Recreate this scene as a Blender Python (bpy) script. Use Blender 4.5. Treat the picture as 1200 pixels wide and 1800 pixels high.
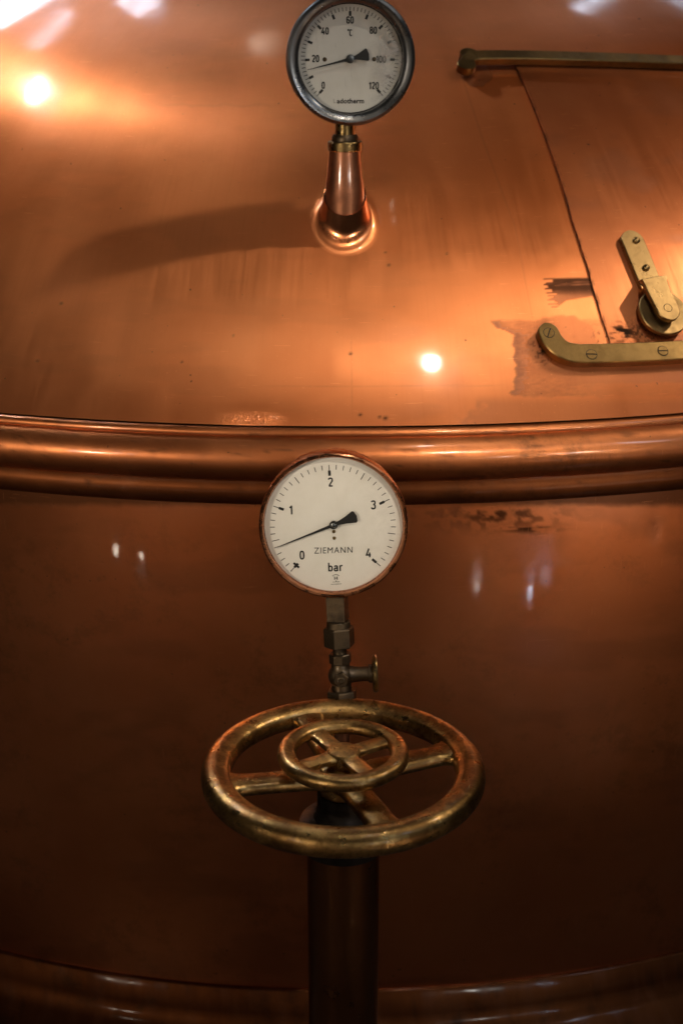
import bpy, bmesh, math, random
import numpy as np
from mathutils import Vector, Matrix
random.seed(4)
R_ = math.radians
for o in list(bpy.data.objects): bpy.data.objects.remove(o)
SC = bpy.context.scene
COL = SC.collection

# ------------------------------------------------------------------ camera
CAM_H, CAM_Y, FPX, PITCH = 1.45, -3.06, 2500.0, 20.0
cam_d = bpy.data.cameras.new('camera'); cam = bpy.data.objects.new('camera', cam_d); COL.objects.link(cam)
cam.location = (0, CAM_Y, CAM_H); cam.rotation_euler = (R_(90 - PITCH), 0, 0)
cam_d.sensor_fit = 'VERTICAL'; cam_d.sensor_height = 36; cam_d.sensor_width = 24; cam_d.lens = 50
cam_d.clip_start = 0.05; cam_d.clip_end = 100
cam_d.dof.use_dof = True; cam_d.dof.focus_distance = 1.53; cam_d.dof.aperture_fstop = 5.0
SC.camera = cam
# ------------------------------------------------------------------ world, exposure
w = bpy.data.worlds.new('World'); SC.world = w; w.use_nodes = True
bg = w.node_tree.nodes['Background']; bg.inputs[0].default_value = (1.0, 0.72, 0.5, 1); bg.inputs[1].default_value = 0.003
SC.view_settings.view_transform = 'Standard'; SC.view_settings.look = 'None'
SC.view_settings.exposure = 0.04; SC.view_settings.gamma = 1.0; SC.view_settings.use_curve_mapping = False
SC.cycles.use_denoising = True; SC.cycles.use_adaptive_sampling = False
SC.cycles.max_bounces = 6; SC.cycles.glossy_bounces = 4; SC.cycles.diffuse_bounces = 3
SC.cycles.sample_clamp_indirect = 12.0

# ------------------------------------------------------------------ measuring helpers (the photo's 1200x1800 grid)
C0 = np.array([0, CAM_Y, CAM_H]); _p = R_(PITCH)
FW = np.array([0, math.cos(_p), -math.sin(_p)]); UP = np.array([0, math.sin(_p), math.cos(_p)]); RT = np.array([1., 0, 0])
def ray(x, y):
    d = FW * FPX + RT * (x - 600) - UP * (y - 900); return d / np.linalg.norm(d)
def on_plane_y(x, y, Y):
    d = ray(x, y); return C0 + d * ((Y - CAM_Y) / d[1])
def project(P):
    v = P - C0; z = v @ FW; return 600 + FPX * (v @ RT) / z, 900 - FPX * (v @ UP) / z
R_EDGE, SLOPE, Z_EDGE = 1.485, R_(50), 0.982           # dome: spherical cap
RS = R_EDGE / math.sin(SLOPE); ZC = Z_EDGE - RS * math.cos(SLOPE); CTR = np.array([0, 0, ZC])
def S(x, y, h=0.0):
    d = ray(x, y); o = C0 - CTR; b = o @ d; c = o @ o - (RS + h) ** 2
    return C0 + d * (-b - math.sqrt(b * b - c))
def nrm(P):
    n = np.asarray(P) - CTR; return n / np.linalg.norm(n)
def mirror_lamp(x, y, dist):
    P = S(x, y); n = nrm(P); d = ray(x, y); return P + (d - 2 * (d @ n) * n) * dist

# ------------------------------------------------------------------ lamps
def aim(o, target):
    o.rotation_euler = (Vector(target) - o.location).to_track_quat('-Z', 'Y').to_euler()
def lamp(name, kind, loc, energy, color, size=0.05, target=None, size_y=None, cone=60, blend=0.5):
    d = bpy.data.lights.new(name, kind); d.energy = energy; d.color = color
    if kind == 'AREA':
        d.size = size
        if size_y: d.shape = 'RECTANGLE'; d.size_y = size_y
    else: d.shadow_soft_size = size
    if kind == 'SPOT': d.spot_size = R_(cone); d.spot_blend = blend
    o = bpy.data.objects.new(name, d); COL.objects.link(o); o.location = Vector(loc)
    if target is not None: aim(o, target)
    return o
WARM = (1.0, 0.84, 0.66); WHITE = (1.0, 0.95, 0.86); COOL = (0.66, 0.80, 1.0)
DT = (0.0, -1.3, 1.15)
def polar(az, el, dist, at):
    a, e = R_(az), R_(el); return np.array(at) + dist * np.array([math.sin(a) * math.cos(e), -math.cos(a) * math.cos(e), math.sin(e)])
lamp('pendant_and_fill_lamp', 'POINT', mirror_lamp(757, 640, 1.7), 13.5, WHITE, 0.018)
lamp('pendant_and_fill_lamp', 'POINT', mirror_lamp(65, 160, 1.7), 27, WHITE, 0.030)
lamp('pendant_and_fill_lamp', 'POINT', mirror_lamp(463, 80, 2.6), 1.8, WARM, 0.06)
lamp('pendant_and_fill_lamp', 'POINT', (-2.0, -4.2, 2.6), 7, WARM, 0.08)  # added fill, unseen: brightens the gauge dials from the front left
lamp('wall_spot', 'SPOT', polar(93, 45, 3.8, (.01, -1.30, 1.38)), 165, WARM, 0.08, (0.10, -1.30, 1.30), cone=24, blend=.8)
BP = (0, -1.44, .95)
lamp('track_and_fill_spot', 'SPOT', polar(-35, 12, 3.2, BP), 115, WARM, 0.10, (-.1, -1.44, .98), cone=20, blend=1.0)  # invented low spot from front left, unseen, added to brighten the wall
lamp('track_and_fill_spot', 'SPOT', polar(35, 12, 3.2, BP), 45, WARM, 0.10, (.22, -1.44, 1.0), cone=20, blend=1.0)  # invented low counterpart from front right, unseen, added for the wall's brightness
lamp('track_and_fill_spot', 'SPOT', polar(20, 40, 3.0, BP), 120, WARM, 0.08, (.10, -1.44, 1.0), cone=18, blend=1.0)
lamp('downlight', 'SPOT', (2.0, -4.0, 3.0), 9500, WARM, 0.10, (2.0, -4.0, 0), cone=38, blend=.8)
lamp('downlight', 'SPOT', (-1.3, -4.6, 3.0), 2300, WARM, 0.10, (-1.3, -4.6, 0), cone=44, blend=.6)
def far_lamp(x, y, height, energy, color, size):
    """a lamp down the hall, placed so that floor and kettle wall mirror it at this spot"""
    d = ray(x, y); a = d[0] ** 2 + d[1] ** 2; b = C0[1] * d[1]; c = C0[1] ** 2 - 1.44 ** 2
    P = C0 + d * ((-b - math.sqrt(b * b - a * c)) / a); n = np.array([P[0], P[1], 0]) / 1.44; r = d - 2 * (d @ n) * n
    F_ = P + r * (-P[2] / r[2]); r[2] = -r[2]; lamp('hall_lamp', 'POINT', F_ + r * (height / r[2]), energy, color, size)
far_lamp(205, 968, 2.4, 90, WARM, .040); far_lamp(250, 980, 2.4, 45, WARM, .040); far_lamp(842, 1010, 2.4, 75, WHITE, .036)
far_lamp(932, 1028, 2.2, 34, COOL, .040); far_lamp(957, 998, 2.2, 18, COOL, .040)
def window(x, y, sx, sy, energy, roll=0.0):
    o = lamp('window_light', 'AREA', mirror_lamp(x, y, 3.2), energy, COOL, sx, S(x, y), sy); o.rotation_euler.rotate_axis('Z', roll); return o
window(36, 6, .50, .34, 8)
window(84, 50, .40, .08, 1.3, .3)
window(248, 6, .17, .30, 2.2)
window(1040, 2, .09, .26, 1.1)
window(1195, -6, .3, .2, .8)
lamp('window_light', 'AREA', (2.3, -3.3, 3.3), 8, COOL, .25, (0, -1.5, .9), .5)

# ------------------------------------------------------------------ mesh helpers
def link(name, me, mat, parent=None, smooth=True, angle=35, kind=None, label=None):
    o = bpy.data.objects.new(name, me); COL.objects.link(o)
    if mat: me.materials.clear(); me.materials.append(mat)
    if smooth:
        me.polygons.foreach_set('use_smooth', [True] * len(me.polygons))
        if angle < 180: me.set_sharp_from_angle(angle=R_(angle))
    if parent: o.parent = parent
    if kind: o['kind'] = kind
    if label: o['label'] = label
    return o
def thing(name, loc, label, cat, group=None, mat3=None):
    o = bpy.data.objects.new(name, None); COL.objects.link(o); o.empty_display_size = .03
    if mat3 is not None:
        m = Matrix([[*mat3[0]], [*mat3[1]], [*mat3[2]]]).transposed().to_4x4(); m.translation = Vector(loc); o.matrix_world = m
    else: o.location = Vector(loc)
    o['label'] = label; o['category'] = cat
    if group: o['group'] = group
    return o
def md(verts, faces):
    me = bpy.data.meshes.new('m'); me.from_pydata([tuple(v) for v in verts], [], faces); me.update(); return me
def fix(me):
    bm = bmesh.new(); bm.from_mesh(me); bmesh.ops.recalc_face_normals(bm, faces=bm.faces); bm.to_mesh(me); bm.free(); return me
def lathe(prof, n=64, axis='z', closed=False, T=None):
    """prof: (r, h). axis z: up. axis f: front (-Y), axis x: to the right. r = 0 ends are pinched."""
    V, Fc = [], []
    rings = []
    for r, h in prof:
        if r < 1e-6: rings.append([len(V)]); V.append((0, 0, h))
        else:
            rings.append(list(range(len(V), len(V) + n)))
            V += [(r * math.cos(2 * math.pi * i / n), r * math.sin(2 * math.pi * i / n), h) for i in range(n)]
    pr = list(zip(rings, rings[1:])) + ([(rings[-1], rings[0])] if closed else [])
    for a, b in pr:
        for i in range(n):
            j = (i + 1) % n
            if len(a) == 1 and len(b) == 1: continue
            if len(a) == 1: Fc.append((a[0], b[i], b[j]))
            elif len(b) == 1: Fc.append((a[i], a[j], b[0]))
            else: Fc.append((a[i], a[j], b[j], b[i]))
    if axis == 'f': V = [(x, -z, y) for x, y, z in V]
    if axis == 'x': V = [(z, x, y) for x, y, z in V]
    if T is not None: V = [tuple(T @ Vector(v)) for v in V]
    return fix(md(V, Fc))
def rounded(r0, h0, r1, h1, b=.0008):
    """solid of revolution from (r0,h0) to (r1,h1) with broken edges"""
    return [(0, h0), (r0 - b, h0), (r0, h0 + b), (r1, h1 - b), (r1 - b, h1), (0, h1)]
def ngon_prism(n, r, z0, z1, rot=0, b=.0008, T=None):
    V, Fc = [], []
    L = [(r - b, z0), (r, z0 + b), (r, z1 - b), (r - b, z1)]
    for rr, z in L:
        for i in range(n):
            a = rot + 2 * math.pi * i / n; V.append((rr * math.cos(a), rr * math.sin(a), z))
    for k in range(3):
        for i in range(n):
            j = (i + 1) % n; Fc.append((k * n + i, k * n + j, (k + 1) * n + j, (k + 1) * n + i))
    Fc.append(tuple(range(n))); Fc.append(tuple(range(3 * n, 4 * n)))
    if T is not None: V = [tuple(T @ Vector(v)) for v in V]
    return fix(md(V, Fc))
def join(*ms):
    bm = bmesh.new()
    for m in ms: bm.from_mesh(m)
    me = bpy.data.meshes.new('m'); bm.to_mesh(me); bm.free(); return me
def tube(path, r, n=16):
    path = [Vector(p) for p in path]; V, Fc = [], []
    t0 = (path[1] - path[0]).normalized(); u = t0.orthogonal().normalized()
    for i, p in enumerate(path):
        t = (path[min(i + 1, len(path) - 1)] - path[max(i - 1, 0)]).normalized()
        u = (u - t * u.dot(t)).normalized(); v = t.cross(u)
        for k in range(n):
            a = 2 * math.pi * k / n; V.append(p + (u * math.cos(a) + v * math.sin(a)) * r)
    for i in range(len(path) - 1):
        for k in range(n):
            j = (k + 1) % n; Fc.append((i * n + k, i * n + j, (i + 1) * n + j, (i + 1) * n + k))
    Fc.append(tuple(range(n))); Fc.append(tuple(range((len(path) - 1) * n, len(path) * n)))
    return fix(md(V, Fc))
def spline(pts, n):
    P = [np.array(p, float) for p in pts]; P = [2 * P[0] - P[1]] + P + [2 * P[-1] - P[-2]]; out = []
    m = len(P) - 3
    for k in range(n + 1):
        t = k / n * m; i = min(int(t), m - 1); t -= i; a, b, c, d = P[i:i + 4]
        out.append(.5 * (2 * b + (c - a) * t + (2 * a - 5 * b + 4 * c - d) * t * t + (3 * b - a - 3 * c + d) * t ** 3))
    return out

# value noise for stains that have a shape of their own
def _hash(ix, iy, s):
    h = (ix.astype(np.int64) * 374761393 + iy.astype(np.int64) * 668265263 + s * 1442695041) & 0x7fffffff
    h = ((h ^ (h >> 13)) * 1274126177) & 0x7fffffff
    return ((h ^ (h >> 16)) & 0xffff) / 65535.0
def vnoise(x, y, s=0):
    ix, iy = np.floor(x), np.floor(y); fx, fy = x - ix, y - iy
    fx = fx * fx * (3 - 2 * fx); fy = fy * fy * (3 - 2 * fy)
    a = _hash(ix, iy, s); b = _hash(ix + 1, iy, s); c = _hash(ix, iy + 1, s); d = _hash(ix + 1, iy + 1, s)
    return (a * (1 - fx) + b * fx) * (1 - fy) + (c * (1 - fx) + d * fx) * fy
def fbm(x, y, s=0, o=4):
    t = 0; a = .5; n = 0
    for k in range(o): t = t + a * vnoise(x * 2 ** k, y * 2 ** k, s + k); n += a; a *= .5
    return t / n
def sst(a, b, x): t = np.clip((x - a) / (b - a), 0, 1); return t * t * (3 - 2 * t)
def in_poly(X, Y, poly):
    c = np.zeros(X.shape, bool); n = len(poly)
    for i in range(n):
        x0, y0 = poly[i]; x1, y1 = poly[(i + 1) % n]
        if y0 == y1: continue
        m = ((y0 > Y) != (y1 > Y)) & (X < (x1 - x0) * (Y - y0) / (y1 - y0) + x0); c ^= m
    return c
def blob(X, Y, cx, cy, rx, ry): return np.exp(-((X - cx) / rx) ** 2 - ((Y - cy) / ry) ** 2)

# ------------------------------------------------------------------ materials
class NT:
    def __init__(s, name):
        s.m = bpy.data.materials.new(name); s.m.use_nodes = True; s.t = s.m.node_tree; s.t.nodes.clear()
        s.out = s.n('ShaderNodeOutputMaterial'); s.co = s.n('ShaderNodeTexCoord')
    def n(s, typ, **k):
        o = s.t.nodes.new(typ)
        for a, v in k.items(): setattr(o, a, v)
        return o
    def l(s, a, b): s.t.links.new(a, b)
    def set(s, sock, v):
        if hasattr(v, 'is_linked'): s.l(v, sock)
        else: sock.default_value = v
    def noise(s, scale, detail=3, rough=.55, stretch=(1, 1, 1), coord=None, rot=(0, 0, 0), dist=0):
        mp = s.n('ShaderNodeMapping'); mp.inputs['Scale'].default_value = stretch; mp.inputs['Rotation'].default_value = rot
        s.l(coord if coord is not None else s.co.outputs['Object'], mp.inputs[0])
        nz = s.n('ShaderNodeTexNoise'); s.l(mp.outputs[0], nz.inputs['Vector'])
        nz.inputs['Scale'].default_value = scale; nz.inputs['Detail'].default_value = detail; nz.inputs['Roughness'].default_value = rough
        nz.inputs['Distortion'].default_value = dist
        return nz.outputs[0]
    def ramp(s, v, a, b, lo=0., hi=1.):
        r = s.n('ShaderNodeMapRange'); r.interpolation_type = 'SMOOTHSTEP'; s.l(v, r.inputs[0])
        r.inputs[1].default_value = a; r.inputs[2].default_value = b; r.inputs[3].default_value = lo; r.inputs[4].default_value = hi
        return r.outputs[0]
    def math(s, op, a, b=0.0):
        r = s.n('ShaderNodeMath', operation=op); s.set(r.inputs[0], a); s.set(r.inputs[1], b); return r.outputs[0]
    def mix(s, f, a, b, mode='MIX'):
        r = s.n('ShaderNodeMix', data_type='RGBA', blend_type=mode); s.set(r.inputs[0], f); s.set(r.inputs[6], a); s.set(r.inputs[7], b); return r.outputs[2]
    def bump(s, h, strength, dist, nin=None):
        b = s.n('ShaderNodeBump'); b.inputs['Strength'].default_value = strength; b.inputs['Distance'].default_value = dist; s.l(h, b.inputs['Height'])
        if nin is not None: s.l(nin, b.inputs['Normal'])
        return b.outputs[0]
    def attr(s, name):
        a = s.n('ShaderNodeAttribute'); a.attribute_name = name; return a.outputs['Fac']
    def bsdf(s, **k):
        p = s.n('ShaderNodeBsdfPrincipled')
        for a, v in k.items(): s.set(p.inputs[a.replace('_', ' ')], v)
        s.l(p.outputs[0], s.out.inputs[0]); return p

def copper(name, tint=(0.86, 0.285, 0.095), dark=(0.70, 0.208, 0.062), rough=.38, aniso=.87, coat=.8, worn=1.0, grain=True, soot_dark=0.0, hammered=0.0, scour=.25, broad=.56, streak=.24, pale=.08, wave=1.0, sm=1.0, cgloss=.075):
    s = NT(name)
    big = s.noise(3.2, 5, .6); mid = s.noise(14, 3, .55, (1, 1, .55), dist=.2)
    c = s.mix(s.ramp(big, .36, .68), (*dark, 1), (*tint, 1))
    c = s.mix(s.math('MULTIPLY', s.ramp(mid, .45, .75), .18), c, (tint[0] * 1.05, tint[1] * 1.15, tint[2] * 1.25, 1))
    # coordinates that follow the sheet: round the kettle and up its meridians
    gp = s.n('ShaderNodeNewGeometry'); sp = s.n('ShaderNodeSeparateXYZ'); s.l(gp.outputs['Position'], sp.inputs[0])
    cb = s.n('ShaderNodeCombineXYZ'); s.l(s.math('MULTIPLY', s.math('ARCTAN2', sp.outputs[0], s.math('MULTIPLY', sp.outputs[1], -1.0)), 1.4), cb.inputs[0]); s.l(s.math('MULTIPLY', sp.outputs[2], 1.4), cb.inputs[2]); mer = cb.outputs[0]
    # rubbed streaks
    st = s.noise(30, 4, .72, (6, 1, .22), coord=mer); c = s.mix(s.ramp(st, .48, .75, 0, streak), c, (*dark, 1))
    # film stains, soot, pits
    c = s.mix(s.math('MULTIPLY', s.attr('film_dark'), .75), c, (0.21, 0.08, 0.04, 1))
    specks = s.ramp(s.noise(150, 2, .4), .765, .80)
    c = s.mix(s.math('MULTIPLY', specks, .8 * worn), c, (0.04, 0.02, 0.012, 1))
    if soot_dark:
        grime = s.math('MULTIPLY', s.ramp(s.noise(26, 6, .75), .47, .66), s.ramp(s.noise(5, 2), .42, .62, 0, soot_dark)); c = s.mix(grime, c, (0.06, 0.028, 0.014, 1))
    c = s.mix(s.attr('soot_dark'), c, (0.028, 0.016, 0.010, 1))
    # hairline scratches
    sc1 = s.ramp(s.noise(30, 2, .5, (1.0, 1, 22), rot=(.35, .2, .5)), .70, .74); sc2 = s.ramp(s.noise(26, 2, .5, (20, 14, 1), rot=(.2, -.4, .15)), .715, .75)
    scr = s.math('MULTIPLY', s.math('MAXIMUM', sc1, sc2), .45 * worn); c = s.mix(scr, c, (tint[0] * 1.15, tint[1] * 1.35, tint[2] * 1.5, 1))
    smudge = s.noise(7, 4, .6, (2.4, 1, .7), coord=mer, dist=.3)
    r = s.math('ADD', s.math('ADD', s.ramp(smudge, .3, .72, rough - .03 * sm, rough + .05 * sm), s.ramp(st, .35, .7, -.1 * streak, .16 * streak)), s.math('MULTIPLY', s.attr('film_dark'), .12))
    r = s.math('ADD', r, s.math('MULTIPLY', s.attr('soot_dark'), .25))
    cr = s.math('ADD', s.ramp(smudge, .35, .7, cgloss, cgloss + .05 * sm), s.math('MULTIPLY', s.attr('film_dark'), .25))
    if sm < .5: r = s.math('ADD', s.ramp(s.noise(5, 2, .5), .3, .7, rough - .015, rough + .03), s.math('MULTIPLY', s.attr('soot_dark'), .2))
    r = s.math('MULTIPLY', r, s.math('SUBTRACT', 1.0, s.math('MULTIPLY', s.attr('polish_dark'), .45))); c = s.mix(s.math('MULTIPLY', s.attr('polish_dark'), .6), c, (0.42, 0.15, 0.07, 1))  # polished part is also coloured darker, standing in for its dark reflection
    # relief: slow waves of beaten sheet, fine grain, worked patches
    nb = s.bump(s.noise(7, 3, .5), .18 * wave, .006)
    nb = s.bump(s.noise(20, 1, .4), .03 * wave, .0015, nb)
    nc = nb
    if grain: nb = s.bump(s.noise(60, 2, .5, (7, 1, .10), coord=mer), .07, .0006, nb)
    pk = s.math('MULTIPLY', s.noise(260, 3, .65), s.attr('patch')); nb = s.bump(pk, 1.0, .0048, nb); nc = s.bump(pk, 1.0, .0048, nc)
    p = s.bsdf(Base_Color=s.mix(s.math('MULTIPLY', s.math('SUBTRACT', 1.0, s.math('MAXIMUM', s.attr('soot_dark'), s.attr('film_dark'))), pale), c, (0.92, 0.52, 0.29, 1)), Metallic=1.0, Roughness=r, Coat_Weight=s.math('MULTIPLY', s.math('SUBTRACT', 1.0, s.attr('soot_dark')), coat), Coat_Roughness=cr, Coat_IOR=1.5)
    p.inputs['Anisotropic'].default_value = aniso
    ge = s.n('ShaderNodeNewGeometry'); tg = s.n('ShaderNodeVectorMath', operation='CROSS_PRODUCT'); tg.inputs[0].default_value = (0, 0, 1); s.l(ge.outputs['Normal'], tg.inputs[1]); s.l(tg.outputs[0], p.inputs['Tangent'])
    s.l(nb, p.inputs['Normal']); s.l(nc, p.inputs['Coat Normal'])
    # worn, scoured share of the surface scatters more widely than the polished share
    g = s.n('ShaderNodeBsdfAnisotropic'); s.set(g.inputs['Color'], s.mix(1.0, c, (1.0, 0.88, 0.74, 1), 'MULTIPLY')); g.inputs['Roughness'].default_value = broad; g.inputs['Anisotropy'].default_value = .0; s.l(nb, g.inputs['Normal'])
    mx = s.n('ShaderNodeMixShader'); s.l(s.math('MULTIPLY', s.math('SUBTRACT', 1.0, s.attr('polish_dark')), scour), mx.inputs[0]); s.l(p.outputs[0], mx.inputs[1]); s.l(g.outputs[0], mx.inputs[2]); s.l(mx.outputs[0], s.out.inputs[0])
    return s.m
def metal(name, tint, dark, rough, scale=40, patina=(.45, .7), bump=.25, coat=0.0, spots=0.0, scratch=.3):
    s = NT(name)
    a = s.noise(scale, 6, .68); b = s.noise(scale * .28, 4, .6, dist=.5)
    c = s.mix(s.ramp(s.math('ADD', s.math('MULTIPLY', a, .5), s.math('MULTIPLY', b, .5)), *patina), (*tint, 1), (*dark, 1))
    if spots: c = s.mix(s.ramp(s.noise(scale * 4, 3, .6), .66, .74, 0, spots), c, (dark[0] * .35, dark[1] * .35, dark[2] * .35, 1))
    sc = s.ramp(s.noise(scale * 1.5, 2, .5, (1, 18, 9), rot=(.3, .5, .2)), .68, .73, 0, scratch); c = s.mix(sc, c, (tint[0] * 1.25, tint[1] * 1.25, tint[2] * 1.3, 1))
    r = s.ramp(a, .3, .7, rough - .08, rough + .13)
    nb = s.bump(s.noise(scale * 5, 4, .65), bump, .0006); nb = s.bump(a, bump, .0012, nb)
    p = s.bsdf(Base_Color=c, Metallic=1.0, Roughness=r, Coat_Weight=coat, Coat_Roughness=.12); s.l(nb, p.inputs['Normal'])
    return s.m
def plain(name, col, rough=.6, metal_=0.0):
    s = NT(name); c = s.mix(s.ramp(s.noise(300, 3), .3, .7), (*col, 1), tuple(x * .8 for x in col) + (1,))
    s.bsdf(Base_Color=c, Roughness=rough, Metallic=metal_); return s.m
def dial_mat(name, col, dirt):
    s = NT(name)
    a = s.noise(35, 5, .65); b = s.noise(9, 3, .6, dist=.8)
    c = s.mix(s.ramp(a, .35, .75, 0, .25), (*col, 1), (col[0] * .8, col[1] * .78, col[2] * .72, 1))
    c = s.mix(s.ramp(b, .5, .8, 0, dirt), c, (col[0] * .62, col[1] * .58, col[2] * .5, 1))
    c = s.mix(s.ramp(s.noise(22, 4, .7, (3, 1, .6)), .66, .82, 0, dirt), c, (.42, .27, .13, 1))
    s.bsdf(Base_Color=c, Roughness=.55); return s.m
def glass_mat(name, dirt):
    s = NT(name)
    tr = s.n('ShaderNodeBsdfTransparent'); tr.inputs[0].default_value = (.96, .97, .96, 1)
    gl = s.n('ShaderNodeBsdfGlossy'); gl.inputs['Roughness'].default_value = .04
    fr = s.n('ShaderNodeFresnel'); fr.inputs[0].default_value = 1.45
    mx = s.n('ShaderNodeMixShader'); s.l(fr.outputs[0], mx.inputs[0]); s.l(tr.outputs[0], mx.inputs[1]); s.l(gl.outputs[0], mx.inputs[2])
    df = s.n('ShaderNodeBsdfDiffuse'); df.inputs[0].default_value = (.42, .40, .38, 1)
    # greasy film grows to the right-hand rim, plus wipe marks
    sep = s.n('ShaderNodeSeparateXYZ'); s.l(s.co.outputs['Object'], sep.inputs[0])
    side = s.ramp(sep.outputs[0], .012, .062); cl = s.ramp(s.noise(45, 6, .7, dist=.6), .38, .72)
    ln = s.ramp(s.noise(40, 3, .5, (9, 1, 1.2), rot=(0, .7, 0)), .62, .75, 0, .5)
    f = s.math('MULTIPLY', s.math('ADD', s.math('MULTIPLY', side, cl), s.math('MULTIPLY', ln, .25)), dirt)
    m2 = s.n('ShaderNodeMixShader'); s.l(f, m2.inputs[0]); s.l(mx.outputs[0], m2.inputs[1]); s.l(df.outputs[0], m2.inputs[2])
    s.l(m2.outputs[0], s.out.inputs[0]); return s.m

M = dict(
    dome=copper('dome_copper'),
    hatch=copper('hatch_copper', (0.60, 0.195, 0.068), (0.48, 0.14, 0.046), .40, .75, .8, 1.4),
    rim=copper('rim_copper', (0.56, 0.19, 0.065), (0.32, 0.10, 0.033), .40, .1, .35, 1.0, grain=False, soot_dark=.6, pale=.04),
    body=copper('body_copper', (0.76, 0.26, 0.095), (0.66, 0.205, 0.068), .305, .4, .8, .9, grain=False, soot_dark=.22, scour=.05, broad=.5, streak=.06, pale=.05, wave=.3, sm=.3, cgloss=.03),
    skirt=copper('skirt_copper', (0.24, 0.078, 0.026), (0.14, 0.043, 0.014), .42, .1, .35, 1.0, grain=False, soot_dark=.5, pale=0.0),
    base=copper('base_copper', (0.20, 0.064, 0.02), (0.10, 0.03, 0.009), .46, 0, .2, 1.0, grain=False, soot_dark=.7, pale=0.0),
    nozzle=metal('nozzle_copper', (0.36, 0.15, 0.078), (0.20, 0.08, 0.042), .42, 30, (.45, .68), .12, .8),
    brass=metal('wheel_brass', (0.60, 0.36, 0.125), (0.21, 0.11, 0.034), .32, 70, (.42, .58), .6, .2, .85),
    rail=metal('rail_brass', (0.27, 0.162, 0.056), (0.16, 0.093, 0.031), .36, 45, (.42, .7), .15, .0, .25, .45),
    latch=metal('latch_brass', (0.31, 0.195, 0.078), (0.19, 0.112, 0.04), .34, 45, (.5, .75), .12, .0, .3, .35),
    bronze=metal('dark_bronze', (0.12, 0.085, 0.05), (0.045, 0.032, 0.022), .46, 60, (.42, .62), .4, .2, .4),
    fit=metal('fitting_brass', (0.30, 0.20, 0.08), (0.11, 0.072, 0.03), .30, 60, (.45, .66), .25, .2, .4),
    steel=metal('bezel_steel', (0.165, 0.17, 0.175), (0.11, 0.11, 0.11), .27, 12, (.45, .75), .03, .0, .0, .15),
    cring=metal('bezel_copper', (0.50, 0.20, 0.09), (0.28, 0.105, 0.045), .26, 40, (.5, .75), .08, .3, .0, .15),
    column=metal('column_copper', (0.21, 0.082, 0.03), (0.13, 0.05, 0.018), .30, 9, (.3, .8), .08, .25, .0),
    soot_dark=metal('blackened_iron', (0.05, 0.042, 0.036), (0.025, 0.02, 0.017), .55, 60, (.42, .62), .4, .0, .3),
    black=plain('dial_black', (0.012, 0.011, 0.010), .5),
    fadedblack=plain('faded_print', (0.28, 0.26, 0.24), .6),
    dark=plain('dark_gap', (0.008, 0.006, 0.005), .9),
    grey=plain('print_grey', (0.40, 0.38, 0.35), .6),
    dialw=dial_mat('pressure_dial', (0.83, 0.80, 0.745), .5),
    dialt=dial_mat('thermometer_dial', (0.66, 0.63, 0.58), .6),
    glass=glass_mat('gauge_glass', .10), glasst=glass_mat('thermometer_glass', .85),
    floor=plain('floor_tile', (0.12, 0.094, 0.075), .02),
)

# ------------------------------------------------------------------ floor and kettle
link('floor', md([(-14, -14, 0), (14, -14, 0), (14, 6, 0), (-14, 6, 0)], [(0, 1, 2, 3)]), M['floor'], kind='structure')
kettle = thing('copper_kettle', (0, 0, 0), 'large domed copper brewing kettle with a rolled rim, filling the background', 'kettle')
def add_attr(me, name, vals):
    a = me.attributes.new(name, 'FLOAT', 'POINT'); a.data.foreach_set('value', np.asarray(vals, np.float32))
def grid_mesh(P, wrap=False):
    nv, nu, _ = P.shape; me = bpy.data.meshes.new('m')
    idx = np.arange(nv * nu).reshape(nv, nu)
    if wrap: idx = np.concatenate([idx, idx[:, :1]], 1)
    f = np.stack([idx[:-1, :-1], idx[:-1, 1:], idx[1:, 1:], idx[1:, :-1]], -1).reshape(-1, 4)
    me.vertices.add(nv * nu); me.vertices.foreach_set('co', P.reshape(-1).astype(np.float32))
    me.loops.add(f.size); me.loops.foreach_set('vertex_index', f.reshape(-1).astype(np.int32))
    me.polygons.add(len(f)); me.polygons.foreach_set('loop_start', np.arange(0, f.size, 4, dtype=np.int32))
    me.update(calc_edges=True); me.validate(); return me
def az_array(half, step, coarse):
    d = np.arange(-half, half + 1e-9, step)
    return np.concatenate([d, np.arange(half + coarse, 360 - half - coarse * .5, coarse)])
def px_of(P):
    v = P - C0; z = v @ FW; z = np.where(z < .05, .05, z); return 600 + FPX * (v @ RT) / z, 900 - FPX * (v @ UP) / z

# hatch outline on the dome
SEAM = [(902, 108), (920, 145), (945, 205), (968, 265), (990, 330), (1010, 400), (1030, 460), (1045, 515), (1060, 565), (1074, 608)]
def seam_x(Y): return np.interp(Y, [p[1] for p in SEAM], [p[0] for p in SEAM])

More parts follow.
